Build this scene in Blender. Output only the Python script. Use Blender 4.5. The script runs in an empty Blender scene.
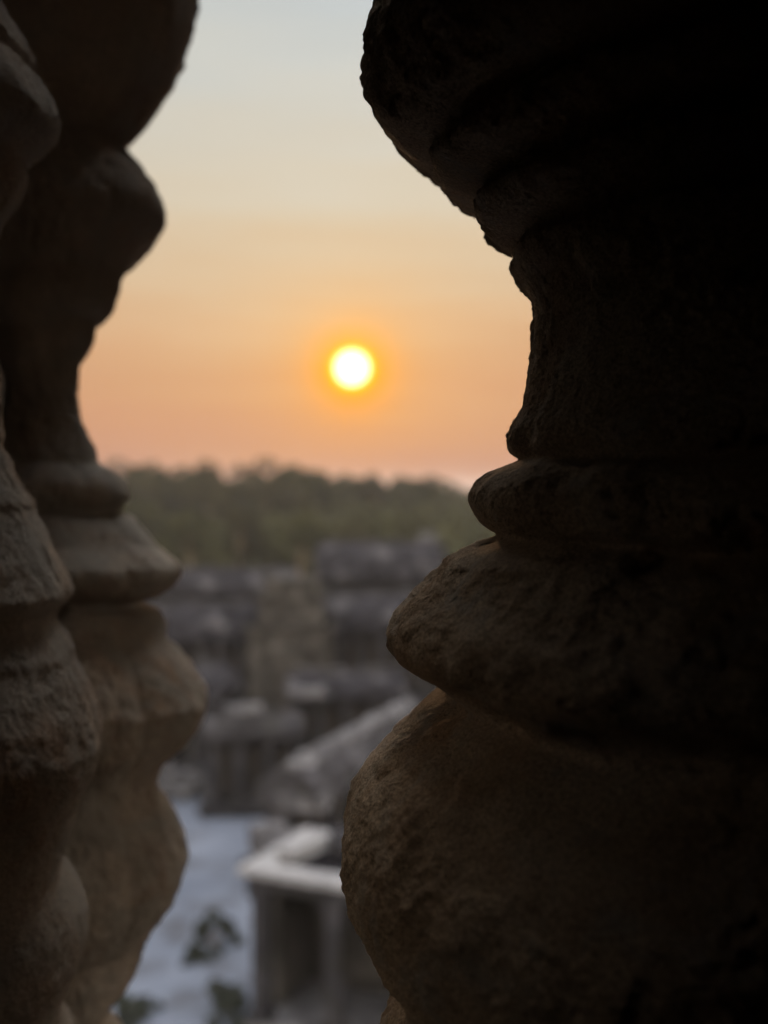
import bpy, bmesh, math, random
import numpy as np
from mathutils import Vector

sc = bpy.context.scene
R = math.radians
F = 1098.0            # focal length in pixels of a 768 x 1024 frame
HX, HY = 384.0, 490.0  # principal column, horizon row
EYE = 22.0            # eye height over the courtyard

# ------------------------------------------------------------------ camera
cam = bpy.data.cameras.new('camera')
camo = bpy.data.objects.new('camera', cam)
sc.collection.objects.link(camo)
camo.location = (0, 0, EYE)
camo.rotation_euler = (R(90), 0, 0)
cam.sensor_fit = 'VERTICAL'
cam.sensor_height = 24.0
cam.lens = 24.0 * F / 1024
cam.shift_y = -(512 - HY) / 1024
cam.clip_start = 0.01
cam.clip_end = 20000
cam.dof.use_dof = True
cam.dof.focus_distance = 0.272
cam.dof.aperture_fstop = cam.lens / 4.2
sc.camera = camo
sc.render.resolution_x = 768
sc.render.resolution_y = 1024

# ------------------------------------------------------------------ light
SUN = Vector(((352 - HX) / F, 1.0, (HY - 368) / F)).normalized()
sun = bpy.data.lights.new('sun', 'SUN')
sun.energy = 0.6
sun.angle = R(0.5)
sun.color = (1.0, 0.56, 0.28)
suno = bpy.data.objects.new('sun', sun)
sc.collection.objects.link(suno)
suno.rotation_euler = SUN.to_track_quat('Z', 'Y').to_euler()
suno.location = (0, 50, 80)

world = bpy.data.worlds.new('World')
sc.world = world
world.use_nodes = True
nt = world.node_tree
for n in list(nt.nodes):
    nt.nodes.remove(n)
N = nt.nodes.new
L = nt.links.new


def wmath(op, a, b=None, c=None):
    n = N('ShaderNodeMath')
    n.operation = op
    for i, v in enumerate((a, b, c)):
        if v is None:
            continue
        if isinstance(v, (int, float)):
            n.inputs[i].default_value = v
        else:
            L(v, n.inputs[i])
    return n.outputs[0]


def s2l(c):
    return tuple(((v / 255 + 0.055) / 1.055) ** 2.4 if v > 10 else v / 255 / 12.92 for v in c)


out = N('ShaderNodeOutputWorld')
sky = N('ShaderNodeTexSky')
sky.sky_type = 'NISHITA'
sky.sun_disc = False
sky.sun_elevation = math.asin(SUN.z)
sky.sun_rotation = math.atan2(SUN.x, SUN.y)
sky.dust_density = 4.0
sky.ozone_density = 2.0
bg1 = N('ShaderNodeBackground')
bg1.inputs[1].default_value = 0.003
L(sky.outputs[0], bg1.inputs[0])
geo = N('ShaderNodeTexCoord')
sep = N('ShaderNodeSeparateXYZ')
L(geo.outputs['Generated'], sep.inputs[0])
# thin uneven haze: bend the layers of the evening sky a little
wn = N('ShaderNodeTexNoise')
wn.inputs['Scale'].default_value = 3.0
wn.inputs['Detail'].default_value = 4.0
wmap = N('ShaderNodeMapping')
wmap.inputs['Scale'].default_value = (1.4, 1.4, 11.0)
L(geo.outputs['Generated'], wmap.inputs[0])
L(wmap.outputs[0], wn.inputs['Vector'])
zz = wmath('ADD', sep.outputs[2], wmath('MULTIPLY', wmath('SUBTRACT', wn.outputs[0], 0.5), 0.09))
ramp = N('ShaderNodeValToRGB')
L(zz, ramp.inputs[0])
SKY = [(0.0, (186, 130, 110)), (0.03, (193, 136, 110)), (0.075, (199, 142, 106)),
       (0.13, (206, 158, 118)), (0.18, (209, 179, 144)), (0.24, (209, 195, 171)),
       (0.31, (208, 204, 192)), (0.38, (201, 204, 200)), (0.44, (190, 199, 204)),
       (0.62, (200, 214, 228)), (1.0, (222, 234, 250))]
cr = ramp.color_ramp
cr.interpolation = 'B_SPLINE'
while len(cr.elements) < len(SKY):
    cr.elements.new(0.5)
for e, (p, c) in zip(cr.elements, SKY):
    e.position = max(0.0, p)
    e.color = (*s2l(c), 1)
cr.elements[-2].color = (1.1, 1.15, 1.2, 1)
cr.elements[-1].color = (7.5, 7.1, 6.7, 1)  # overhead sky raised above dusk brightness to light the shaded stone
# the sun's disc and its aureole in the hazy air
dot = N('ShaderNodeVectorMath')
dot.operation = 'DOT_PRODUCT'
L(geo.outputs['Generated'], dot.inputs[0])
dot.inputs[1].default_value = SUN
ang = wmath('ARCCOSINE', wmath('MINIMUM', dot.outputs['Value'], 0.9999999))


def scaled(color, fac):
    m = N('ShaderNodeVectorMath')
    m.operation = 'SCALE'
    m.inputs[0].default_value = color
    L(fac, m.inputs['Scale'])
    return m.outputs[0]


def vadd(a, b):
    m = N('ShaderNodeVectorMath')
    m.operation = 'ADD'
    L(a, m.inputs[0])
    L(b, m.inputs[1])
    return m.outputs[0]


def gauss(w):
    q = wmath('DIVIDE', ang, w)
    return wmath('EXPONENT', wmath('MULTIPLY', wmath('MULTIPLY', q, q), -1.0))


disc = N('ShaderNodeMapRange')
disc.interpolation_type = 'SMOOTHSTEP'
L(ang, disc.inputs[0])
disc.inputs[1].default_value = 0.0175
disc.inputs[2].default_value = 0.0115
disc.inputs[3].default_value = 0.0
disc.inputs[4].default_value = 1.0
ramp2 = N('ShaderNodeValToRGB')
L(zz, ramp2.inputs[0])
SIDE = [(0.0, (3.4, 2.8, 2.2)), (0.15, (6.2, 5.1, 4.0)), (0.45, (6.4, 5.5, 4.5)), (0.62, (1.5, 1.5, 1.5)), (1.0, (7.5, 7.1, 6.7))]  # sky away from the sun, raised to brighten the shaded balusters
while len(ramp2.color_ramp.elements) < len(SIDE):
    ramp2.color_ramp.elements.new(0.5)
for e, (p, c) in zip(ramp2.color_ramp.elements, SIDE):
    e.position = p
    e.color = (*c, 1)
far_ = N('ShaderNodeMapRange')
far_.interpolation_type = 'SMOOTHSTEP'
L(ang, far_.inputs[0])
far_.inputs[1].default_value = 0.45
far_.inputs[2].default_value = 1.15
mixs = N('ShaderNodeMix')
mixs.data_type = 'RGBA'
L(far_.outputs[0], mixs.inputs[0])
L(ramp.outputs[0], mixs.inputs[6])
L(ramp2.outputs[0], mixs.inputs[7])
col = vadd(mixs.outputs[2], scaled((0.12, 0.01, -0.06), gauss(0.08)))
col = vadd(col, scaled((0.50, 0.02, -0.22), gauss(0.034)))
ring_ = N('ShaderNodeMapRange')
ring_.interpolation_type = 'SMOOTHSTEP'
L(ang, ring_.inputs[0])
ring_.inputs[1].default_value = 0.0240
ring_.inputs[2].default_value = 0.0135
ring_.inputs[3].default_value = 0.0
ring_.inputs[4].default_value = 1.0
col = vadd(col, scaled((0.4, 0.55, -0.06), ring_.outputs[0]))
col = vadd(col, scaled((3.0, 2.4, 1.9), disc.outputs[0]))
col = vadd(col, scaled((0.04, 0.02, 0.0), gauss(0.22)))
cn = N('ShaderNodeTexNoise')
cn.inputs['Scale'].default_value = 2.2
cn.inputs['Detail'].default_value = 7.0
cn.inputs['Distortion'].default_value = 0.4
cm = N('ShaderNodeMapping')
cm.inputs['Scale'].default_value = (1.0, 1.0, 5.0)
cm.inputs['Rotation'].default_value = (0.0, 0.12, 0.0)
L(geo.outputs['Generated'], cm.inputs[0])
L(cm.outputs[0], cn.inputs['Vector'])
cf = wmath('ADD', 0.92, wmath('MULTIPLY', cn.outputs[0], 0.16))
cs_ = N('ShaderNodeVectorMath')
cs_.operation = 'SCALE'
L(col, cs_.inputs[0])
L(cf, cs_.inputs['Scale'])
col = cs_.outputs[0]
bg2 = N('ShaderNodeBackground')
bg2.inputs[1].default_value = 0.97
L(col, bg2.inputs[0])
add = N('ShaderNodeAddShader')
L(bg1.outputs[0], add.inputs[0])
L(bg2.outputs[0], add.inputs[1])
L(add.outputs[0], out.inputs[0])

sc.view_settings.view_transform = 'Standard'
sc.view_settings.look = 'None'
sc.view_settings.gamma = 1
sc.view_settings.exposure = 0.0
sc.view_settings.use_curve_mapping = False
sc.render.engine = 'CYCLES'
sc.cycles.use_denoising = True
sc.cycles.max_bounces = 8
sc.cycles.diffuse_bounces = 4
sc.cycles.volume_bounces = 1
sc.cycles.sample_clamp_indirect = 4.0

rng = np.random.RandomState(7)
random.seed(7)

# ------------------------------------------------------------------ helpers


def link(o, parent=None):
    sc.collection.objects.link(o)
    if parent is not None:
        o.parent = parent
    return o


def tag(o, label=None, cat=None, group=None, kind=None):
    if label:
        o['label'] = label
    if cat:
        o['category'] = cat
    if group:
        o['group'] = group
    if kind:
        o['kind'] = kind
    return o


def empty(name, loc):
    o = bpy.data.objects.new(name, None)
    o.empty_display_size = 0.1
    o.location = loc
    return link(o)


def copy_tree(o, parent=None):
    c = o.copy()
    sc.collection.objects.link(c)
    c.parent = parent
    for ch in list(o.children):
        copy_tree(ch, c)
    return c


def mesh_np(name, verts, faces, mat, parent=None, smooth=False):
    """verts (n,3), faces (m,k): one mesh object straight from arrays"""
    me = bpy.data.meshes.new(name)
    verts = np.asarray(verts, np.float32)
    faces = np.asarray(faces, np.int32)
    m, k = faces.shape
    me.vertices.add(len(verts))
    me.vertices.foreach_set('co', verts.ravel())
    me.loops.add(m * k)
    me.loops.foreach_set('vertex_index', faces.ravel())
    me.polygons.add(m)
    me.polygons.foreach_set('loop_start', np.arange(0, m * k, k, dtype=np.int32))
    me.polygons.foreach_set('loop_total', np.full(m, k, np.int32))
    me.update(calc_edges=True)
    me.materials.append(mat)
    if smooth:
        me.polygons.foreach_set('use_smooth', np.ones(m, bool))
    o = bpy.data.objects.new(name, me)
    return link(o, parent)


def pnt(px, py, d):
    """the point seen at pixel (px, py) at depth d"""
    return Vector(((px - HX) / F * d, d, EYE - (py - HY) / F * d))


def _hash(ix, iy, iz, seed):
    h = (ix * 374761393 + iy * 668265263 + iz * 2147483647 + seed * 1274126177) & 0xFFFFFFFF
    h = ((h ^ (h >> 13)) * 1274126177) & 0xFFFFFFFF
    h = (h ^ (h >> 16)) & 0xFFFFFFFF
    h = ((h ^ (h >> 15)) * 2246822519) & 0xFFFFFFFF
    return ((h >> 8) & 0xFFFF).astype(np.float64) / 32767.5 - 1.0


def vnoise(p, seed=0):
    """smooth value noise, -1..1, p (n,3)"""
    i = np.floor(p).astype(np.int64)
    f = p - i
    u = f * f * f * (f * (f * 6 - 15) + 10)
    x, y, z = i[:, 0], i[:, 1], i[:, 2]
    r = 0
    for dx in (0, 1):
        wx = u[:, 0] if dx else 1 - u[:, 0]
        for dy in (0, 1):
            wy = u[:, 1] if dy else 1 - u[:, 1]
            for dz in (0, 1):
                wz = u[:, 2] if dz else 1 - u[:, 2]
                r = r + wx * wy * wz * _hash(x + dx + 1000, y + dy + 1000, z + dz + 1000, seed)
    return r


def fbm(p, octs=4, seed=0, gain=0.5):
    a, s, r = 1.0, 1.0, 0
    for k in range(octs):
        r = r + a * vnoise(p * s + 17.3 * k, seed + k)
        a *= gain
        s *= 2.03
    return r


class MB:
    """collects boxes and other solids, links them as one mesh object"""

    def __init__(self):
        self.bm = bmesh.new()

    def box(self, c, s, rz=0.0, jit=0.0, taper=1.0, tilt=(0, 0)):
        c = Vector(c)
        vs = []
        ca, sa = math.cos(rz), math.sin(rz)
        for dz in (-1, 1):
            for dx, dy in ((-1, -1), (1, -1), (1, 1), (-1, 1)):
                k = taper if dz > 0 else 1.0
                x, y, z = dx * s[0] / 2 * k, dy * s[1] / 2 * k, dz * s[2] / 2
                z += x * tilt[0] + y * tilt[1]
                x += random.uniform(-jit, jit)
                y += random.uniform(-jit, jit)
                z += random.uniform(-jit, jit)
                vs.append(self.bm.verts.new((c.x + x * ca - y * sa, c.y + x * sa + y * ca, c.z + z)))
        for f in ((3, 2, 1, 0), (4, 5, 6, 7), (0, 1, 5, 4), (1, 2, 6, 5), (2, 3, 7, 6), (3, 0, 4, 7)):
            self.bm.faces.new([vs[i] for i in f])
        return self

    def sweep(self, prof, length, frame, closed=True, ends=True, steps=1, wob=0.0):
        """prof: list of (y, z) swept along local x, frame: (origin, rz)"""
        o, rz = frame
        ca, sa = math.cos(rz), math.sin(rz)
        rings = []
        for k in range(steps + 1):
            x = -length / 2 + length * k / steps
            ring = []
            for (y, z) in prof:
                yy = y + random.uniform(-wob, wob)
                z2 = z + random.uniform(-wob, wob)
                ring.append(self.bm.verts.new((o[0] + x * ca - yy * sa, o[1] + x * sa + yy * ca, o[2] + z2)))
            rings.append(ring)
        n = len(prof)
        for k in range(steps):
            for i in range(n):
                j = (i + 1) % n
                self.bm.faces.new((rings[k][i], rings[k + 1][i], rings[k + 1][j], rings[k][j]))
        if ends:
            self.bm.faces.new(rings[0])
            self.bm.faces.new(list(reversed(rings[-1])))
        return self

    def build(self, name, mat, parent=None, bevel=0.0, smooth=False):
        bmesh.ops.recalc_face_normals(self.bm, faces=self.bm.faces[:])
        if bevel:
            bmesh.ops.bevel(self.bm, geom=self.bm.edges[:], offset=bevel, segments=2, affect='EDGES', clamp_overlap=True)
        me = bpy.data.meshes.new(name)
        self.bm.to_mesh(me)
        self.bm.free()
        me.materials.append(mat)
        if smooth:
            for p in me.polygons:
                p.use_smooth = True
        o = bpy.data.objects.new(name, me)
        return link(o, parent)


# ------------------------------------------------------------------ materials


def principled(name, rough=0.9):
    m = bpy.data.materials.new(name)
    m.use_nodes = True
    b = m.node_tree.nodes['Principled BSDF']
    b.inputs['Roughness'].default_value = rough
    b.inputs['Specular IOR Level'].default_value = 0.0 if rough > 0.93 else 0.2
    return m, m.node_tree, b


def noise_color(name, cols, scale, rough=0.95, bump=0.0, bscale=None, obj=True, detail=6.0, bdist=0.02, second=None):
    m, t, b = principled(name, rough)
    tc = t.nodes.new('ShaderNodeTexCoord')
    src = tc.outputs['Object' if obj else 'Generated']
    n = t.nodes.new('ShaderNodeTexNoise')
    n.inputs['Scale'].default_value = scale
    n.inputs['Detail'].default_value = detail
    n.inputs['Roughness'].default_value = 0.6
    t.links.new(src, n.inputs['Vector'])
    r = t.nodes.new('ShaderNodeValToRGB')
    while len(r.color_ramp.elements) < len(cols):
        r.color_ramp.elements.new(0.5)
    for i, (e, c) in enumerate(zip(r.color_ramp.elements, cols)):
        e.position = 0.3 + 0.4 * i / (len(cols) - 1)
        e.color = (*c, 1)
    t.links.new(n.outputs[0], r.inputs[0])
    last = r.outputs[0]
    if second:
        n2 = t.nodes.new('ShaderNodeTexNoise')
        n2.inputs['Scale'].default_value = second[0]
        n2.inputs['Detail'].default_value = 8.0
        t.links.new(src, n2.inputs['Vector'])
        r2 = t.nodes.new('ShaderNodeValToRGB')
        r2.color_ramp.elements[0].position = second[2]
        r2.color_ramp.elements[1].position = second[3]
        t.links.new(n2.outputs[0], r2.inputs[0])
        mx = t.nodes.new('ShaderNodeMix')
        mx.data_type = 'RGBA'
        t.links.new(r2.outputs[0], mx.inputs[0])
        t.links.new(last, mx.inputs[6])
        mx.inputs[7].default_value = (*second[1], 1)
        last = mx.outputs[2]
    t.links.new(last, b.inputs['Base Color'])
    if bump:
        bn = t.nodes.new('ShaderNodeTexNoise')
        bn.inputs['Scale'].default_value = bscale or scale * 4
        bn.inputs['Detail'].default_value = 8.0
        bn.inputs['Roughness'].default_value = 0.65
        t.links.new(src, bn.inputs['Vector'])
        bp = t.nodes.new('ShaderNodeBump')
        bp.inputs['Strength'].default_value = bump
        bp.inputs['Distance'].default_value = bdist
        t.links.new(bn.outputs[0], bp.inputs['Height'])
        t.links.new(bp.outputs[0], b.inputs['Normal'])
    return m


def sandstone(name, grey):
    m, t, b = principled(name, 0.92)
    nd, lk = t.nodes.new, t.links.new
    tc = nd('ShaderNodeTexCoord')

    def noise(scale, detail, rough=0.6, vec=None, dist=0.0):
        n = nd('ShaderNodeTexNoise')
        n.inputs['Scale'].default_value = scale
        n.inputs['Detail'].default_value = detail
        n.inputs['Roughness'].default_value = rough
        n.inputs['Distortion'].default_value = dist
        lk(vec or tc.outputs['Object'], n.inputs['Vector'])
        return n.outputs[0]

    def ramp_(src, stops):
        r = nd('ShaderNodeValToRGB')
        while len(r.color_ramp.elements) < len(stops):
            r.color_ramp.elements.new(0.5)
        for e, (p, c) in zip(r.color_ramp.elements, stops):
            e.position = p
            e.color = (*c, 1)
        lk(src, r.inputs[0])
        return r.outputs[0]

    def mix(f, a, bb, mode='MIX'):
        x = nd('ShaderNodeMix')
        x.data_type = 'RGBA'
        x.blend_type = mode
        for i, v in ((0, f), (6, a), (7, bb)):
            if isinstance(v, (int, float)):
                x.inputs[i].default_value = v
            elif isinstance(v, tuple):
                x.inputs[i].default_value = (*v, 1)
            else:
                lk(v, x.inputs[i])
        return x.outputs[2]

    base = ramp_(noise(22, 6, 0.6), [(0.32, (0.32, 0.23 + 0.03 * grey, 0.155 + 0.065 * grey)), (0.5, (0.45, 0.345 + 0.05 * grey, 0.245 + 0.095 * grey)), (0.68, (0.52, 0.43 + 0.05 * grey, 0.33 + 0.10 * grey))])
    # grains: dark and light specks
    grain = ramp_(noise(1300, 4, 0.75), [(0.36, (0.42, 0.39, 0.36)), (0.5, (1.0, 1.0, 1.0)), (0.64, (1.5, 1.42, 1.3))])
    c1 = mix(0.75, base, grain, 'MULTIPLY')
    # ochre stains and grey lichen film
    och = ramp_(noise(14, 5, 0.6), [(0.56, (0, 0, 0)), (0.70, (0.5 - 0.2 * grey,) * 3)])
    c2 = mix(och, c1, (0.42, 0.23, 0.11))
    lich = ramp_(noise(34, 7, 0.7, dist=0.6), [(0.54 - 0.14 * grey, (0, 0, 0)), (0.66 - 0.08 * grey, (0.55 + 0.25 * grey,) * 3)])
    c3 = mix(lich, c2, (0.36, 0.345, 0.315))
    lk(c3, b.inputs['Base Color'])
    # relief finer than the mesh: grit, small pits
    vor = nd('ShaderNodeTexVoronoi')
    vor.inputs['Scale'].default_value = 420
    lk(tc.outputs['Object'], vor.inputs['Vector'])
    pit = ramp_(vor.outputs['Distance'], [(0.0, (0.0, 0.0, 0.0)), (0.42, (1, 1, 1))])
    b1 = nd('ShaderNodeBump')
    b1.inputs['Strength'].default_value = 0.9
    b1.inputs['Distance'].default_value = 0.003
    lk(noise(480, 6, 0.8), b1.inputs['Height'])
    b2 = nd('ShaderNodeBump')
    b2.inputs['Strength'].default_value = 0.35
    b2.inputs['Distance'].default_value = 0.0005
    lk(pit, b2.inputs['Height'])
    lk(b1.outputs[0], b2.inputs['Normal'])
    lk(b2.outputs[0], b.inputs['Normal'])
    return m


M_SAND = sandstone('carved_sandstone', 0.0)
M_SANDGREY = sandstone('greyed_sandstone', 1.0)  # greyer copy for the left balusters, its colour offsets orange bounced light
M_DARKROOM = noise_color('low_bounce_stone', [(0.02, 0.016, 0.013), (0.04, 0.032, 0.026)], 3.0, bump=0.4, bscale=18, bdist=0.01)  # unseen room and frame stone, colour darkened to cut bounced light
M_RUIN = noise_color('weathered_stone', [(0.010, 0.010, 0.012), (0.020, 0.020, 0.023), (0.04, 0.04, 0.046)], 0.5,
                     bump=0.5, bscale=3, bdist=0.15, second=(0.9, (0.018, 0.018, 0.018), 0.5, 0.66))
M_ROOF = noise_color('dark_roof_stone', [(0.006, 0.006, 0.007), (0.013, 0.013, 0.016), (0.028, 0.028, 0.034)], 0.7,
                     bump=0.6, bscale=3, bdist=0.2, second=(0.35, (0.045, 0.045, 0.05), 0.56, 0.66))  # roof colour darkened to offset the strong overhead light
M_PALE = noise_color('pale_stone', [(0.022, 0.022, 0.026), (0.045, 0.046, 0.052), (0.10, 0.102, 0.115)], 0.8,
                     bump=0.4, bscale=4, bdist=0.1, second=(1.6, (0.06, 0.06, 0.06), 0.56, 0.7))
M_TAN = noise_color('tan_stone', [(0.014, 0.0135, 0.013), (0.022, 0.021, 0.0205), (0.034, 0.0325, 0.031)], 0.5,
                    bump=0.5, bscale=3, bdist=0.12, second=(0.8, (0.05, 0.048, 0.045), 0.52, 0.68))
M_SAND_GROUND = noise_color('pale_sand', [(0.046, 0.055, 0.076), (0.062, 0.073, 0.098), (0.078, 0.09, 0.118)], 0.12,
                            bump=0.3, bscale=2, bdist=0.05, second=(0.35, (0.03, 0.032, 0.038), 0.50, 0.70))
M_GROUND = noise_color('forest_soil', [(0.035, 0.04, 0.022), (0.06, 0.06, 0.035)], 0.05)
M_LEAF = noise_color('leaves', [(0.012, 0.013, 0.008), (0.021, 0.022, 0.011), (0.033, 0.032, 0.015)], 0.09)
M_LEAF2 = noise_color('dry_leaves', [(0.013, 0.013, 0.008), (0.023, 0.022, 0.012), (0.036, 0.032, 0.017)], 0.09)
M_SHRUB = noise_color('grey_leaves', [(0.018, 0.021, 0.018), (0.03, 0.034, 0.03)], 2.0)
M_CORNICE = noise_color('bleached_stone', [(0.07, 0.072, 0.08), (0.12, 0.124, 0.136), (0.17, 0.175, 0.19)], 1.2, bump=0.4, bscale=5, bdist=0.05)
M_BARK = noise_color('bark', [(0.08, 0.06, 0.045), (0.15, 0.12, 0.09)], 1.0, bump=0.5, bscale=6)
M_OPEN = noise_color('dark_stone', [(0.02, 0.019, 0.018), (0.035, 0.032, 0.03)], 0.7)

# ------------------------------------------------------------------ ground, forest floor
g = MB()
S = 9000
vs = [g.bm.verts.new(p) for p in ((-S, -S, 0), (S, -S, 0), (S, S, 0), (-S, S, 0))]
g.bm.faces.new(vs)
tag(g.build('ground', M_GROUND), kind='structure')
gy = MB()
vs = [gy.bm.verts.new(p) for p in ((-70, 22, 0.02), (70, 22, 0.02), (70, 160, 0.02), (-70, 160, 0.02))]
gy.bm.faces.new(vs)
tag(gy.build('courtyard', M_SAND_GROUND), kind='structure')
gy = MB()
vs = [gy.bm.verts.new(p) for p in ((-70, 80, 0.03), (-14, 79, 0.03), (-9, 77.5, 0.03), (70, 76, 0.03), (70, 159, 0.03), (-70, 159, 0.03))]
gy.bm.faces.new(vs)
tag(gy.build('dark_far_ground', M_RUIN), kind='structure')  # darker sheet laid over the far part of the courtyard

# ------------------------------------------------------------------ the tower we stand in
terr = empty('temple_terrace', (0, -14, 0))
tag(terr, 'steep stepped stone terrace carrying the window room high over the courtyard', 'terrace')
z = 0.0
for k in range(10):
    h = 2.0
    m = MB()
    w = 46 - 2.6 * k
    d = 40 - 2.6 * k
    yc = 14 + 1.05 + 1.6 + (9 - k) * 0.9 - d / 2
    m.box((0, yc, z + h / 2 + 0.02), (w, d, h))
    m.box((0, yc, z + h - 0.17), (w + 0.4, d + 0.4, 0.3))
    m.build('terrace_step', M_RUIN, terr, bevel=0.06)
    z += h
FLOOR = 20.45
GX0, GX1 = -0.25, 0.02      # gap added in the unseen lintel, letting overhead light onto the balusters
rm = MB()
rm.box((0, -2.3, 20.24), (8, 5.7, 0.42))
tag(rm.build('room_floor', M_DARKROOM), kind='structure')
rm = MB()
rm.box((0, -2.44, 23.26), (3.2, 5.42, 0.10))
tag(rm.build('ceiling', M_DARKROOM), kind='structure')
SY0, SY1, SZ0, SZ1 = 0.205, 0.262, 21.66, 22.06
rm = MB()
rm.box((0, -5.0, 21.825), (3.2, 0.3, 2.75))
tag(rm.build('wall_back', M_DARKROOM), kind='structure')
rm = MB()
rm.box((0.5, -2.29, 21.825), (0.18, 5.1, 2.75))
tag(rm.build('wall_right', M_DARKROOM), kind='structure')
# opening added unseen in the left wall to side-light the right baluster
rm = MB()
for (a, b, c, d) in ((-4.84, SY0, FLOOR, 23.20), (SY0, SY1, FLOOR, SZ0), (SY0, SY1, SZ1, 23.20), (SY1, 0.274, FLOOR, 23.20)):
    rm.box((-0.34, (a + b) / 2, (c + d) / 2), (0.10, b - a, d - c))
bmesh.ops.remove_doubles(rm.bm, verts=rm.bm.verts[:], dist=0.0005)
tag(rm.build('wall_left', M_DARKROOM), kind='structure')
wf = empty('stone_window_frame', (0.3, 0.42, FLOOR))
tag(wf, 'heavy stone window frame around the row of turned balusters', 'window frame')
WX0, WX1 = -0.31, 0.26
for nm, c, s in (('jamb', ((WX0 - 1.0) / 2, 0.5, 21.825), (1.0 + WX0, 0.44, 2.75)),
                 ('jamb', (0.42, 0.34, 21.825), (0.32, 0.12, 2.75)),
                 ('jamb', (0.42, 0.565, 22.625), (0.32, 0.32, 1.15)),  # right jamb split by an added unseen opening that lights the left balusters
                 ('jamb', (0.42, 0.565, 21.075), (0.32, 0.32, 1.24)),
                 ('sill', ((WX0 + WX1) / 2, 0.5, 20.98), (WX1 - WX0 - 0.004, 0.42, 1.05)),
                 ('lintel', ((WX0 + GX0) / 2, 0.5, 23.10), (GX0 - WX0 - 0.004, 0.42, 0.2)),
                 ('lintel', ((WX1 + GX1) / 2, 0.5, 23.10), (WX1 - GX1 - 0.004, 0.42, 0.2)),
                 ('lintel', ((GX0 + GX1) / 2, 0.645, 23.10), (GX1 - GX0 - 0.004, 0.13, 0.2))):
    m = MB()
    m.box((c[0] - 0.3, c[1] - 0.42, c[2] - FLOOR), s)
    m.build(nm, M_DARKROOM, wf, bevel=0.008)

# two unseen walls added outside the window to block low sky light
for lab, xa, xb in (('unseen wall added at the right of the window to block low sky light', 0.28, 1.3), ('unseen wall added at the left of the window to block low sky light', -1.9, -0.50)):
    m = MB()
    hw = 2.7 if xa > 0 else 2.4
    m.box(((xa + xb) / 2, 1.13, 20.25 + hw / 2), (xb - xa, 0.8, hw))
    tag(m.build('sky_blocking_wall', M_DARKROOM, bevel=0.02), lab, 'wall', 'unseen walls added to block low sky light')

# ------------------------------------------------------------------ the balusters
SILL, LINT = 21.506, 23.0


def silhouette_profile(ax, ay, side, pts):
    """turns an outline seen from the eye into (height, radius) rings about the axis"""
    res = []
    for (x, y) in pts:
        u = (x - HX) / F
        r = side * (ax - u * ay) / math.sqrt(1 + u * u)
        dep = (ax * u + ay) / (1 + u * u)
        res.append((-(y - HY) / F * dep, r))
    return res


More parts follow.
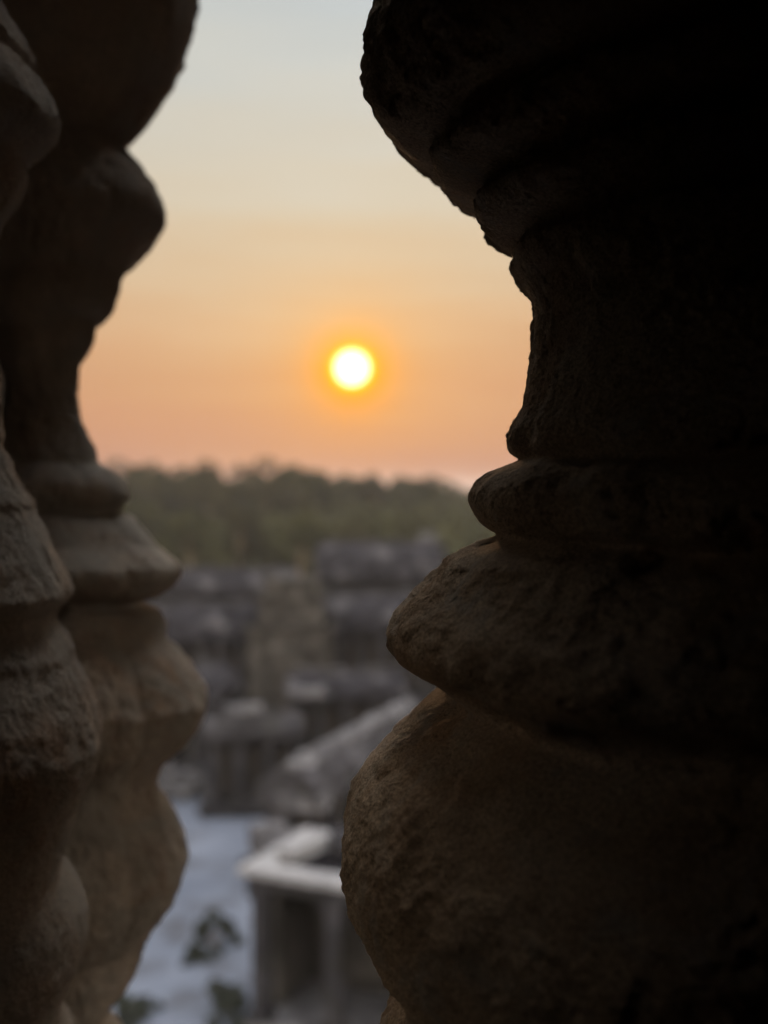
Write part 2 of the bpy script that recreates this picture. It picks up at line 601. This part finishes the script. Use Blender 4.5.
def baluster(name, ax, ay, side, pts, rows, cols, seed, amp=1.0, dense=(-0.2, 0.17), chips=0.0, lobes=0):
    pr = silhouette_profile(ax, ay, side, pts)
    pr.sort()
    zs = np.array([p[0] for p in pr])
    rs = np.array([p[1] for p in pr])
    # continue the turned mouldings beyond the outline, up to lintel and down to sill
    rb, rt = rs[0], rs[-1]
    lo, hi = SILL - EYE, LINT - EYE
    low = [(lo, 0.098), (lo + 0.05, 0.098), (lo + 0.06, 0.085), (lo + 0.09, 0.07), (lo + 0.12, 0.088), (lo + 0.16, 0.092)]
    low = [p for p in low if p[0] < zs[0] - 0.03]
    top = [(zs[-1] + 0.04, max(rt * 0.9, 0.06)), (zs[-1] + 0.08, 0.055), (zs[-1] + 0.12, 0.05), (zs[-1] + 0.17, 0.05),
           (zs[-1] + 0.20, 0.07), (zs[-1] + 0.23, 0.06), (hi - 0.05, 0.07), (hi, 0.08)]
    top = [p for p in top if p[0] <= hi]
    zs = np.concatenate([[p[0] for p in low], zs, [p[0] for p in top]])
    rs = np.concatenate([[p[1] for p in low], rs, [p[1] for p in top]])
    nd = int(rows * 0.86)
    zz = np.concatenate([np.linspace(lo, dense[0], (rows - nd) // 2, endpoint=False), np.linspace(dense[0], dense[1], nd, endpoint=False),
                         np.linspace(dense[1], hi, rows - nd - (rows - nd) // 2)])
    th = np.linspace(0, 2 * math.pi, cols, endpoint=False)
    Z, T = np.meshgrid(zz, th, indexing='ij')
    z, t = Z.ravel(), T.ravel()
    # direction (from the axis) of the outline that was measured
    t0 = math.atan2(0 - ay, 0 - ax) + side * -0.0
    tl = math.pi if side > 0 else 0.0
    away = 0.5 - 0.5 * np.cos(t - tl)      # 0 at the measured outline, 1 opposite
    ring = np.stack([np.cos(t), np.sin(t)], 1)
    # hand cut and worn: the mouldings wander up and down around the shaft
    q = np.stack([ring[:, 0] * 1.6, ring[:, 1] * 1.6, z * 14], 1)
    zw = z + (0.0035 + 0.006 * away) * fbm(q + seed * 3.1, 2, seed) * np.minimum(1, away * 3 + 0.15)
    # smooth interpolation (finely resampled, lightly blurred)
    zf = np.linspace(lo, hi, 3000)
    rf = np.interp(zf, zs, rs)
    k = np.exp(-0.5 * (np.arange(-14, 15) / 1.5) ** 2)
    k /= k.sum()
    rf = np.convolve(np.pad(rf, 14, 'edge'), k, 'valid')
    r = np.interp(zw, zf, rf)
    p = np.stack([ring[:, 0] * r, ring[:, 1] * r, z], 1)
    P = p + seed * 0.731
    # broad wear, chipped facets, ropey weathering furrows and grit
    d = 0.0013 * fbm(P * 26, 3, seed + 11)
    rid = 1 - np.abs(fbm(P * np.array([55, 55, 34]), 3, seed + 21))
    d += 0.0006 * (rid - 0.6)
    sk = P.copy()
    sk[:, 2] += 0.045 * t          # furrows run aslant
    w = fbm(sk * np.array([75, 75, 26]) + 0.35 * fbm(P * 30, 2, seed + 5)[:, None], 3, seed + 31)
    chip = np.maximum(0, fbm(P * 60, 3, seed + 71) - 0.35)
    d -= chips * 0.003 * chip * (0.4 + np.abs(np.sin(z * 90)))
    d += 0.0009 * w
    d += 0.0006 * fbm(P * 150, 3, seed + 41, 0.6)
    g_ = fbm(P * 520, 2, seed + 51, 0.6)
    d += 0.00042 * g_
    pit = np.maximum(0, fbm(P * 300, 2, seed + 61) - 0.55)
    d -= 0.0009 * pit
    if lobes:
        lb = np.abs(np.sin(t * lobes / 2 + 0.9 * vnoise(np.stack([z * 9, z * 0, z * 0], 1) + seed, 3) + seed)) ** 0.6
        d += (0.0052 * (lb - 0.8)) * np.clip((r - 0.05) / 0.03, 0, 1)
    r = np.maximum(0.012, r + d * amp)
    v = np.stack([ring[:, 0] * r, ring[:, 1] * r, z + 0.5 * amp * d * np.sin(7 * t + z * 60)], 1)
    v[:, 2] = np.clip(v[:, 2], lo + 0.0, hi)
    nr, nc = len(zz), cols
    a = (np.arange(nr - 1)[:, None] * nc + np.arange(nc)[None, :])
    b = (np.arange(nr - 1)[:, None] * nc + (np.arange(nc)[None, :] + 1) % nc)
    faces = np.stack([a, b, b + nc, a + nc], 2).reshape(-1, 4)
    v[:, 2] += EYE - SILL
    o = mesh_np(name, v, faces, M_SANDGREY if lobes else M_SAND, smooth=True)
    o.location = (ax, ay, SILL)
    return o


RP = [(380, -40), (384, -14), (380, 2), (372, 30), (367, 55), (368, 75), (374, 98), (386, 120), (402, 138), (424, 149), (448, 156),
      (433, 162), (437, 173), (450, 184), (470, 193), (494, 201), (476, 209), (480, 221), (491, 232), (507, 241), (524, 249), (511, 258), (514, 274),
      (525, 291), (531, 305), (533, 330), (532, 360), (528, 385), (522, 408), (512, 426), (506, 440), (507, 452), (522, 460),
      (494, 468), (478, 478), (469, 490), (467, 503), (472, 516), (481, 526), (500, 534), (476, 541), (456, 549), (444, 558),
      (434, 572), (424, 585), (408, 600), (396, 611), (390, 622), (385, 634), (386, 648), (396, 656), (418, 666), (438, 680), (450, 692),
      (424, 705), (408, 722), (392, 738), (374, 759), (359, 780), (348, 804), (342, 826), (341, 850), (344, 878), (352, 903),
      (366, 928), (384, 950), (406, 970), (440, 984), (410, 996), (396, 1008), (386, 1024), (378, 1060), (380, 1090), (400, 1130)]
L1P = [(192, -60), (198, -30), (199, 0), (195, 25), (187, 50), (172, 82), (156, 109), (143, 128), (134, 137), (122, 146), (131, 155),
       (140, 165), (153, 182), (163, 200), (168, 213), (167, 224), (155, 240), (140, 256), (130, 268), (123, 281), (122, 292),
       (118, 306), (110, 318), (98, 325), (96, 340), (90, 352), (82, 364), (78, 385), (81, 408), (88, 435), (98, 454),
       (100, 464), (119, 472), (131, 484), (134, 497), (124, 506), (120, 511), (136, 518), (146, 530), (156, 545), (171, 556), (182, 566), (182, 577),
       (172, 589), (156, 596), (134, 602), (158, 609), (166, 624), (164, 635), (166, 639), (178, 648), (190, 664), (200, 680), (207, 697), (203, 720),
       (191, 735), (176, 747), (163, 762), (157, 775), (159, 791), (174, 812), (186, 838), (190, 860), (182, 888), (161, 917),
       (146, 930), (141, 944), (137, 959), (122, 985), (106, 1008), (101, 1013), (108, 1018), (120, 1028), (134, 1060), (120, 1100)]
L2P = [(-15, -40), (0, 0), (12, 25), (28, 50), (36, 68), (31, 79), (44, 92), (56, 113), (61, 132), (56, 144), (38, 158), (26, 166),
       (28, 185), (20, 205), (4, 225), (-4, 245), (-3, 272), (-3, 300), (-4, 345), (-2, 380), (0, 412), (2, 430), (4, 440), (1, 447), (8, 456), (14, 470),
       (22, 486), (35, 503), (34, 510), (40, 522), (50, 540), (61, 560), (71, 582), (75, 592), (71, 601), (60, 610), (57, 620),
       (68, 634), (76, 650), (76, 658), (86, 678), (98, 706), (105, 738), (101, 760), (90, 782), (80, 804), (74, 832), (67, 858), (65, 868), (76, 882),
       (85, 905), (87, 935), (80, 962), (70, 982), (60, 1000), (66, 1012), (76, 1030), (84, 1060), (60, 1110)]
b1 = baluster('window_baluster', 0.105, 0.28, 1, RP, 820, 1150, 3, 1.0, (-0.16, 0.14), 0.45)
tag(b1, 'large turned sandstone baluster in sharp focus, right of the setting sun', 'baluster', 'turned stone balusters of the window')
b2 = baluster('window_baluster', -0.1655, 0.53, -1, L1P, 620, 800, 9, 1.05, (-0.3, 0.28), 0.25, 9)
tag(b2, 'farthest sandstone baluster, its bulging profile standing against the sky left of the sun', 'baluster', 'turned stone balusters of the window')
b3 = baluster('window_baluster', -0.176, 0.378, -1, L2P, 600, 800, 15, 0.7, (-0.22, 0.2), 0.3, 8)
tag(b3, 'brown sandstone baluster at the left edge, partly in front of the farthest one', 'baluster', 'turned stone balusters of the window')


# ------------------------------------------------------------------ ruins in the courtyard
def P2(px, d):
    return (px - HX) / F * d


def vault_prof(w, h0, h1, n=7, t=0.0):
    """cross-section of a corbelled stone vault roof: eaves overhang, ogee sides, ridge"""
    p = [(-w / 2, h0), (-w / 2, h0 + 0.35)]
    for i in range(n + 1):
        a = i / n
        y = -w / 2 * (1 - a) * (1 + 0.25 * math.sin(a * math.pi))
        p.append((y * 0.94, h0 + 0.4 + (h1 - h0 - 0.4) * math.sin(a * math.pi / 2) ** 0.9))
    q = [(-y, z) for (y, z) in reversed(p[:-1])]
    return p + q


def gallery(px, d, length, width, hwall, hroof, rz, label, mat=M_RUIN, roofmat=M_ROOF, bays=6, base=1.2, group=None, crest=(0.22, None)):
    o = empty('stone_gallery', (P2(px, d), d, 0.02))
    o.rotation_euler.z = rz
    tag(o, label, 'gallery', group)
    m = MB()
    m.box((0, 0, base / 2), (length + 1.2, width + 1.2, base))
    m.box((0, 0, base * 0.75), (length + 1.5, width + 1.5, 0.25))
    m.build('plinth', mat, o, bevel=0.05)
    m = MB()
    m.box((0, width * 0.18, base + hwall / 2), (length, width * 0.5, hwall))
    m.build('wall', mat, o)
    step = length / bays
    for k in range(bays + 1):
        m = MB()
        x = -length / 2 + k * step
        x = max(-length / 2 + 0.4, min(length / 2 - 0.4, x))
        m.box((x, -width / 2 + 0.3, base + hwall / 2), (0.55, 0.55, hwall - 0.02))
        m.box((x, -width / 2 + 0.3, base + hwall - 0.25), (0.85, 0.8, 0.3))
        m.box((x, -width / 2 + 0.3, base + 0.2), (0.8, 0.78, 0.35))
        m.build('pillar', mat, o)
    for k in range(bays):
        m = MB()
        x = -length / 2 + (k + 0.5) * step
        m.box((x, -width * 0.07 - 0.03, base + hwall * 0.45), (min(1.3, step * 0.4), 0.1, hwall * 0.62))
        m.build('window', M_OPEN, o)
    m = MB()
    m.sweep(vault_prof(width + 0.9, base + hwall, base + hwall + hroof), length + 0.8, ((0, 0, 0), 0), steps=max(6, int(length / 0.8)), wob=0.16)
    m.build('roof', roofmat, o)
    m = MB()
    zr = base + hwall + hroof
    q = crest[0]
    m.sweep([(-q, zr - 0.15), (-q * 0.9, zr + 0.2), (-q * 0.25, zr + 0.42), (q * 0.25, zr + 0.42), (q * 0.9, zr + 0.2), (q, zr - 0.15)], length, ((0, 0, 0), 0), steps=int(length / 0.7), wob=0.16)
    m.build('ridge_crest', crest[1] or mat, o)
    return o


def gate_tower(px, d, w, label, tiers, mat):
    o = empty('gate_tower', (P2(px, d), d, 0.02))
    tag(o, label, 'tower')
    m = MB()
    m.box((0, 0, 0.7), (w + 2, w + 2, 1.4))
    m.build('plinth', mat, o, bevel=0.05)
    z, ww = 1.4, w
    h = tiers[0]
    m = MB()
    m.box((0, 0, z + h / 2), (ww, ww, h))
    m.box((0, 0, z + h - 0.2), (ww + 0.6, ww + 0.6, 0.4))
    m.build('wall', mat, o, bevel=0.04)
    m = MB()
    m.box((0, -ww / 2 - 0.45, z + h * 0.4), (ww * 0.45, 0.9, h * 0.8))
    m.build('porch', mat, o, bevel=0.04)
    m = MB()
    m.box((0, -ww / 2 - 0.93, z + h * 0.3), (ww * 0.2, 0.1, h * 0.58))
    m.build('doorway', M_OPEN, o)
    z += h
    for hh in tiers[1:]:
        ww *= 0.8
        m = MB()
        m.box((0, 0, z + hh / 2), (ww, ww, hh), taper=0.94, jit=0.05)
        m.box((0, 0, z + hh - 0.15), (ww + 0.35, ww + 0.35, 0.3), jit=0.05)
        for sx in (-1, 1):
            for sy in (-1, 1):
                m.box((sx * ww * 0.45, sy * ww * 0.45, z + hh + 0.25), (0.6, 0.6, 0.7), taper=0.5, jit=0.04)
        m.build('roof_tier', mat, o)
        z += hh
    return o


# the pavilion with the pale cornice, nearest below the window
pv = empty('ruined_pavilion', (P2(246, 45), 45.0, 0.02))
pv.rotation_euler.z = R(-24)
tag(pv, 'flat topped stone pavilion with a pale cornice on square pillars, nearest below the window', 'pavilion')
x0, x1, y0, y1 = 0.0, 11.0, 0.0, 5.5
ztop = EYE - (868 - HY) / F * 45
m = MB()
m.box(((x0 + x1) / 2, (y0 + y1) / 2, 0.12), (x1 - x0 + 0.6, y1 - y0 + 0.6, 0.24))
m.build('floor_slab', M_PALE, pv, bevel=0.04)
for yy, n in ((y0 + 0.45, 4), (y1 - 0.45, 4)):
    for k in range(n):
        xx = x0 + 0.5 + (x1 - x0 - 1.0) * k / (n - 1)
        m = MB()
        hh = ztop - 1.1
        m.box((xx, yy, 0.24 + hh / 2), (0.62, 0.62, hh), jit=0.02)
        m.box((xx, yy, 0.24 + hh - 0.2), (0.9, 0.9, 0.3), jit=0.02)
        m.box((xx, yy, 0.44), (0.88, 0.88, 0.34), jit=0.02)
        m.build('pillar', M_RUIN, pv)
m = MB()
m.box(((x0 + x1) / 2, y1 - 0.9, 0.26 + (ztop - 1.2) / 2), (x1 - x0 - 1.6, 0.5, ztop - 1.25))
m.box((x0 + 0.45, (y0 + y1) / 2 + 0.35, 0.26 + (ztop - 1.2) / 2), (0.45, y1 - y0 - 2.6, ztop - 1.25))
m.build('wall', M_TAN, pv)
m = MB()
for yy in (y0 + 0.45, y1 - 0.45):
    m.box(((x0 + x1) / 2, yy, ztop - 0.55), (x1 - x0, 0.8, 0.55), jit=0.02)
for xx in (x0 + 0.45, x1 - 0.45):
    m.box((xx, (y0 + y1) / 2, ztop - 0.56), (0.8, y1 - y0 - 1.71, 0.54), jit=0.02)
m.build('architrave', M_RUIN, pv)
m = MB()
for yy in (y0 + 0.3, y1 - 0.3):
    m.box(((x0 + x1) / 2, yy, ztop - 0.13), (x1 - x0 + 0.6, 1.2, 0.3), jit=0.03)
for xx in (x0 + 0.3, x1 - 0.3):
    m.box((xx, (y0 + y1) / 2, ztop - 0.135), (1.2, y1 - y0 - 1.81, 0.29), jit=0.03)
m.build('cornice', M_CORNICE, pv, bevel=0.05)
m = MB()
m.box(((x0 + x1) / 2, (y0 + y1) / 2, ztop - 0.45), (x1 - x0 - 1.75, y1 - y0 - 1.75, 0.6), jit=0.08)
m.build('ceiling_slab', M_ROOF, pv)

# small columned porch, mid distance
gallery(255, 76, 6.0, 3.4, 4.6, 1.0, R(4), 'small columned porch with pale slabs on its eave, left of the sloping pale roof', M_RUIN, M_RUIN, bays=3, base=0.7)
# sloping broken gallery running away to the right
pA, pB = pnt(404, 716, 80), pnt(296, 792, 63)
L_ = (Vector((pA.x, pA.y)) - Vector((pB.x, pB.y))).length
cx, cy = (pA.x + pB.x) / 2, (pA.y + pB.y) / 2
g2 = gallery(HX, 1.0, L_ + 2, 3.3, 3.4, 1.9, math.atan2(pA.y - pB.y, pA.x - pB.x),
             'gallery with a pale ridge running diagonally away behind the pavilion', M_RUIN, M_RUIN, bays=7, base=0.9, crest=(0.6, M_PALE))  # paler crest puts the roof top's sky reflection into the colour
g2.location = (cx, cy, 0.02)
# mid building with tan facade
gate_tower(292, 104, 7.4, 'tan ruined gate tower with a blunt stepped top in the middle of the ruins', [8.0, 2.6, 1.6], M_TAN)
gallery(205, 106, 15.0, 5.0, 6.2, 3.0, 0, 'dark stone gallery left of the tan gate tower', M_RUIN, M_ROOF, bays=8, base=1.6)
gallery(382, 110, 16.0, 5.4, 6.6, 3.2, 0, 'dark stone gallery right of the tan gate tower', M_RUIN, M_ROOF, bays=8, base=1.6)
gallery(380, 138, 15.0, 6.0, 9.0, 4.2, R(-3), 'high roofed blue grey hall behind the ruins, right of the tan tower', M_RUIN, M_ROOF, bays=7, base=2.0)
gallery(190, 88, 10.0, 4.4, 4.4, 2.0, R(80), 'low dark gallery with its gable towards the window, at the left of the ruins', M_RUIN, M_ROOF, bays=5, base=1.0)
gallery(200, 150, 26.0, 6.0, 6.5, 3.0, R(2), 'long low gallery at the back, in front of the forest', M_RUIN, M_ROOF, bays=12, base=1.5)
gate_tower(428, 215, 5.5, 'small pale tower standing at the forest edge', [7.0, 2.2, 1.6, 1.2], M_PALE)
gallery(345, 92, 9.0, 4.0, 3.8, 2.0, R(8), 'low gallery with a dark wall between the tan tower and the sloping roof', M_RUIN, M_ROOF, bays=4, base=0.9)


# fallen blocks
def block(px, py, d, s, rz, tilt, label, pale=True):
    m = MB()
    m.box((0, 0, s[2] / 2), s, 0, jit=0.06 * min(s), tilt=tilt)
    o = m.build('fallen_block', M_PALE if pale else M_RUIN, bevel=0.06)
    p = pnt(px, py, d)
    o.location = (p.x, p.y, max(0.0, p.z - s[2]))
    o.rotation_euler.z = rz
    return tag(o, label, 'stone block', 'fallen stone blocks in the courtyard')


def heap(px, d, n, rx, label):
    o = empty('rubble_heap', (P2(px, d), d, 0.02))
    tag(o, label, 'rubble')
    m = MB()
    for k in range(n):
        a = random.uniform(0, 6.28)
        rr = abs(random.gauss(0, rx * 0.5))
        hh = max(0.1, 1.7 * math.exp(-(rr / rx) ** 2 * 1.5))
        s = (random.uniform(0.5, 1.5), random.uniform(0.4, 0.9), random.uniform(0.35, 0.7))
        m.box((rr * math.cos(a), rr * 0.7 * math.sin(a), random.uniform(0.2, hh)), s, random.uniform(0, 3), jit=0.05,
              tilt=(random.uniform(-.3, .3), random.uniform(-.3, .3)))
    m.build('block_pile', M_PALE, o, bevel=0.03)
    return o


for k_, (bx, by, bz, bw) in enumerate(((1.6, 2.2, 2.6, 0.9), (3.4, 3.2, 2.0, 1.2), (4.6, 1.9, 1.5, 0.9), (2.4, 4.3, 3.0, 0.8), (6.3, 3.0, 2.4, 1.3))):
    m = MB()
    m.box((0, 0, 0.3), (bz, bw, 0.6), jit=0.07, tilt=(random.uniform(-.15, .15), 0))
    o = m.build('fallen_block', M_CORNICE if k_ == 0 else M_RUIN, bevel=0.05)
    ca_, sa_ = math.cos(R(-24)), math.sin(R(-24))
    o.location = (pv.location.x + bx * ca_ - by * sa_, 45 + bx * sa_ + by * ca_, ztop + 0.13)
    o.rotation_euler.z = (0.9, 0.2, 1.4, 0.1, 0.7)[k_]
    tag(o, ('long pale block slanting across the left half of the pavilion top', 'grey block in the middle of the pavilion top', 'short block near the front edge of the pavilion top',
            'block along the rear edge of the pavilion top', 'block at the hidden right end of the pavilion top')[k_], 'stone block', 'loose blocks on the pavilion top')
heap(272, 64, 34, 1.8, 'heap of pale broken blocks left of the diagonal gallery')
heap(185, 79, 40, 3.0, 'heap of broken blocks beside the left baluster where the sand ends')
heap(300, 84, 40, 3.0, 'heap of broken blocks between the low gallery and the columned porch')
heap(345, 72, 34, 2.4, 'rubble heap banked against the diagonal gallery')
heap(235, 92, 36, 3.2, 'far heap of grey blocks behind the columned porch')
heap(318, 58, 30, 2.2, 'heap of pale rubble just behind the pavilion')
block(287, 836, 55, (3.4, 0.9, 0.9), R(52), (0.0, 0), 'long pale block lying slantwise on the rubble behind the pavilion')
block(268, 826, 60, (1.8, 1.4, 1.3), R(20), (0.05, 0), 'squarish pale block beside the long slanting one')
block(303, 792, 62, (3.0, 1.6, 0.9), R(-8), (0.0, 0.05), 'broad pale slab lying against the diagonal gallery')
for (bx, by, bd, bs, bl) in ((243, 705, 74, (2.6, 1.4, 0.5), 'pale slab topping the porch eave at its left'),
                             (305, 688, 88, (3.0, 1.4, 0.7), 'pale beam on the roof edge behind the diagonal gallery'),
                             (345, 752, 70, (2.2, 1.3, 0.6), 'pale broken slab on the middle of the diagonal roof'),
                             (322, 775, 66, (2.4, 1.2, 0.5), 'pale slab low on the diagonal roof')):
    block(bx, by, bd, bs, random.uniform(-0.4, 0.8), (0.05, 0), bl)
block(225, 800, 78, (1.6, 1.2, 1.0), R(30), (0.1, 0), 'grey block alone on the sand near the porch', False)


# ------------------------------------------------------------------ vegetation
def leaf_cloud(centers, radii, n, size, seed, flat=0.75):
    r = np.random.RandomState(seed)
    k = len(centers)
    idx = r.randint(0, k, n)
    dirs = r.normal(size=(n, 3))
    dirs /= np.linalg.norm(dirs, axis=1)[:, None]
    rad = r.uniform(0.35, 1.0, n) ** 0.5
    c = np.asarray(centers)[idx] + dirs * (np.asarray(radii)[idx] * rad)[:, None] * np.array([1, 1, flat])
    a = r.normal(size=(n, 3)); a /= np.linalg.norm(a, axis=1)[:, None]
    b = np.cross(a, r.normal(size=(n, 3))); b /= np.linalg.norm(b, axis=1)[:, None]
    s = (size * r.uniform(0.5, 1.3, n))[:, None]
    a, b = a * s, b * s * 0.6
    v = np.stack([c - a, c - b * 0.9, c + a, c + b], 1).reshape(-1, 3)
    f = np.arange(4 * n).reshape(n, 4)
    return v, f


def tube(m, p0, p1, r0, r1, n=7):
    p0, p1 = Vector(p0), Vector(p1)
    ax = (p1 - p0).normalized()
    u = ax.orthogonal().normalized()
    w = ax.cross(u)
    rings = []
    for p, r in ((p0, r0), (p1, r1)):
        rings.append([m.bm.verts.new(p + (u * math.cos(6.2832 * i / n) + w * math.sin(6.2832 * i / n)) * r) for i in range(n)])
    for i in range(n):
        j = (i + 1) % n
        m.bm.faces.new((rings[0][i], rings[0][j], rings[1][j], rings[1][i]))
    m.bm.faces.new(rings[1])
    m.bm.faces.new(list(reversed(rings[0])))


def tree(h, w, seed, mat):
    rr = random.Random(seed)
    o = empty('forest_tree', (0, 0, 0))
    m = MB()
    tube(m, (0, 0, 0), (0.3, 0, h * 0.3), 0.55, 0.42)
    tube(m, (0.3, 0, h * 0.3), (0.1, 0.3, h * 0.62), 0.42, 0.28)
    cs, rs = [], []
    for k in range(11):
        a = rr.uniform(0, 6.28)
        q = rr.uniform(0.1, 0.42) * w
        zt = h * rr.uniform(0.5, 0.86)
        p = (q * math.cos(a), q * math.sin(a), zt)
        tube(m, (0.2, 0.15, h * rr.uniform(0.35, 0.58)), p, 0.2, 0.06, 5)
        cs.append(p)
        rs.append(w * rr.uniform(0.13, 0.24))
    cs.append((0, 0, h * 0.86))
    rs.append(w * 0.2)
    m.build('trunk', M_BARK, o)
    v, f = leaf_cloud(cs, rs, 2600, 0.75, seed)
    mesh_np('crown', v, f, mat, o)
    return o


protos = [tree(30, 22, 1, M_LEAF), tree(33, 26, 2, M_LEAF2), tree(27, 19, 3, M_LEAF), tree(31, 17, 4, M_LEAF2)]
# (pixel column, row of the tree's top, depth, prototype)
TREES = [(118, 460, 330, 1, 'rounded tree showing just right of the left balusters, leftmost of the treeline'),
         (150, 463, 345, 0, 'broad tree next to the left balusters in the treeline'),
         (182, 467, 352, 2, 'lower tree in the treeline between the broad left crowns'),
         (208, 461, 335, 1, 'tall dark round crown left of the dip in the treeline'),
         (238, 481, 380, 3, 'small crown in the dip left of the highest point of the treeline'),
         (266, 459, 340, 1, 'highest pointed crown of the treeline, left below the sun'),
         (292, 465, 350, 0, 'wide crown on the right shoulder of the highest one'),
         (318, 471, 372, 2, 'crown below the sun, a little left of it'),
         (345, 474, 390, 0, 'crown straight below the sun'),
         (372, 475, 385, 3, 'narrow crown just right below the sun'),
         (402, 476, 400, 0, 'flat topped crown midway between sun and right baluster'),
         (432, 476, 395, 2, 'dome shaped crown close to the right baluster'),
         (455, 485, 420, 1, 'last low crown before the right baluster hides the treeline'),
         (135, 500, 250, 2, 'nearer tree low behind the left balusters'),
         (190, 512, 235, 0, 'nearer dark tree in front of the forest, left'),
         (238, 508, 250, 3, 'nearer narrow tree in front of the forest, left of the tan tower'),
         (300, 516, 235, 2, 'nearer tree rising behind the tan gate tower'),
         (350, 520, 240, 1, 'nearer spreading tree behind the high hall'),
         (405, 515, 260, 0, 'nearer tree beside the small pale tower')]
H0 = [30 * 0.86 + 4, 33 * 0.86 + 4.6, 27 * .86 + 3.6, 31 * .86 + 3]
used = set()
for (px, py, d, k, lab) in TREES:
    o = protos[k] if k not in used else copy_tree(protos[k])
    used.add(k)
    ztop = EYE - (py - HY) / F * d
    s = ztop / H0[k] * 1.04
    o.location = (P2(px, d), d, 0)
    o.scale = (s * random.uniform(0.8, 1.0),) * 2 + (s,)
    o.rotation_euler.z = random.uniform(0, 6.28)
    tag(o, lab, 'tree', 'trees standing out of the forest')
# the forest as one mass
cs, rs = [], []
for k in range(4200):
    d = 250 * (1600 / 250) ** random.random()
    x = random.uniform(-0.55, 0.55) * d
    h = random.uniform(12.5, 16.5) + min(6, d / 200.0)
    if d < 330:
        h = random.uniform(9, 15)
    for j in range(3):
        cs.append((x + random.uniform(-5, 5), d + random.uniform(-5, 5), h - random.uniform(2, 9)))
        rs.append(random.uniform(4, 7))
v, f = leaf_cloud(cs, rs, 210000, 1.7, 77)
fo = mesh_np('forest', v, f, M_LEAF)
tag(fo, 'hazy green forest stretching to the horizon behind the ruins', 'forest', kind='stuff')


def bush(px, py, w, h, seed, label):
    d = EYE * F / (py - HY)
    r = random.Random(seed)
    o = empty('courtyard_shrub', (P2(px, d), d, 0.02))
    cs, rs = [], []
    m = MB()
    for k in range(7):
        a = r.uniform(0, 6.28)
        p = (w * 0.35 * math.cos(a), w * 0.35 * math.sin(a), h * r.uniform(0.35, 0.8))
        tube(m, (0, 0, 0), p, 0.05, 0.02, 5)
        cs.append(p)
        rs.append(w * r.uniform(0.16, 0.28))
    m.build('stem', M_BARK, o)
    for k in range(6):
        a = r.uniform(0, 6.28)
        cs.append((w * 0.7 * math.cos(a), w * 0.7 * math.sin(a), h * 0.12))
        rs.append(w * 0.15)
    v, f = leaf_cloud(cs, rs, 1300, 0.15, seed)
    mesh_np('foliage', v, f, M_SHRUB, o)
    return tag(o, label, 'shrub', 'shrubs growing in the courtyard sand')


bush(214, 945, 1.7, 1.5, 5, 'dark shrub on the pale sand left of the pavilion, upper of the two')
bush(232, 1012, 2.1, 1.4, 6, 'dark shrub on the sand at the bottom edge, against the pavilion corner')
bush(196, 962, 0.9, 0.6, 8, 'small low tuft of leaves on the sand beside the upper shrub')
bush(135, 1016, 1.5, 0.9, 9, 'low shrub at the bottom beside the left baluster')

# ------------------------------------------------------------------ haze
hz = MB()
hz.box((0, 1000, 24), (5200, 6000, 50))
haze = hz.build('haze', M_OPEN)
mh = bpy.data.materials.new('evening_haze')
mh.use_nodes = True
mh.node_tree.nodes.clear()
ho = mh.node_tree.nodes.new('ShaderNodeOutputMaterial')
pvn = mh.node_tree.nodes.new('ShaderNodeVolumePrincipled')
pvn.inputs['Color'].default_value = (0.80, 0.78, 0.78, 1)
pvn.inputs['Density'].default_value = 0.0001
pvn.inputs['Anisotropy'].default_value = 0.3
mh.node_tree.links.new(pvn.outputs[0], ho.inputs['Volume'])
haze.data.materials.clear()
haze.data.materials.append(mh)
tag(haze, 'thin evening haze over the courtyard and forest', 'haze', kind='stuff')
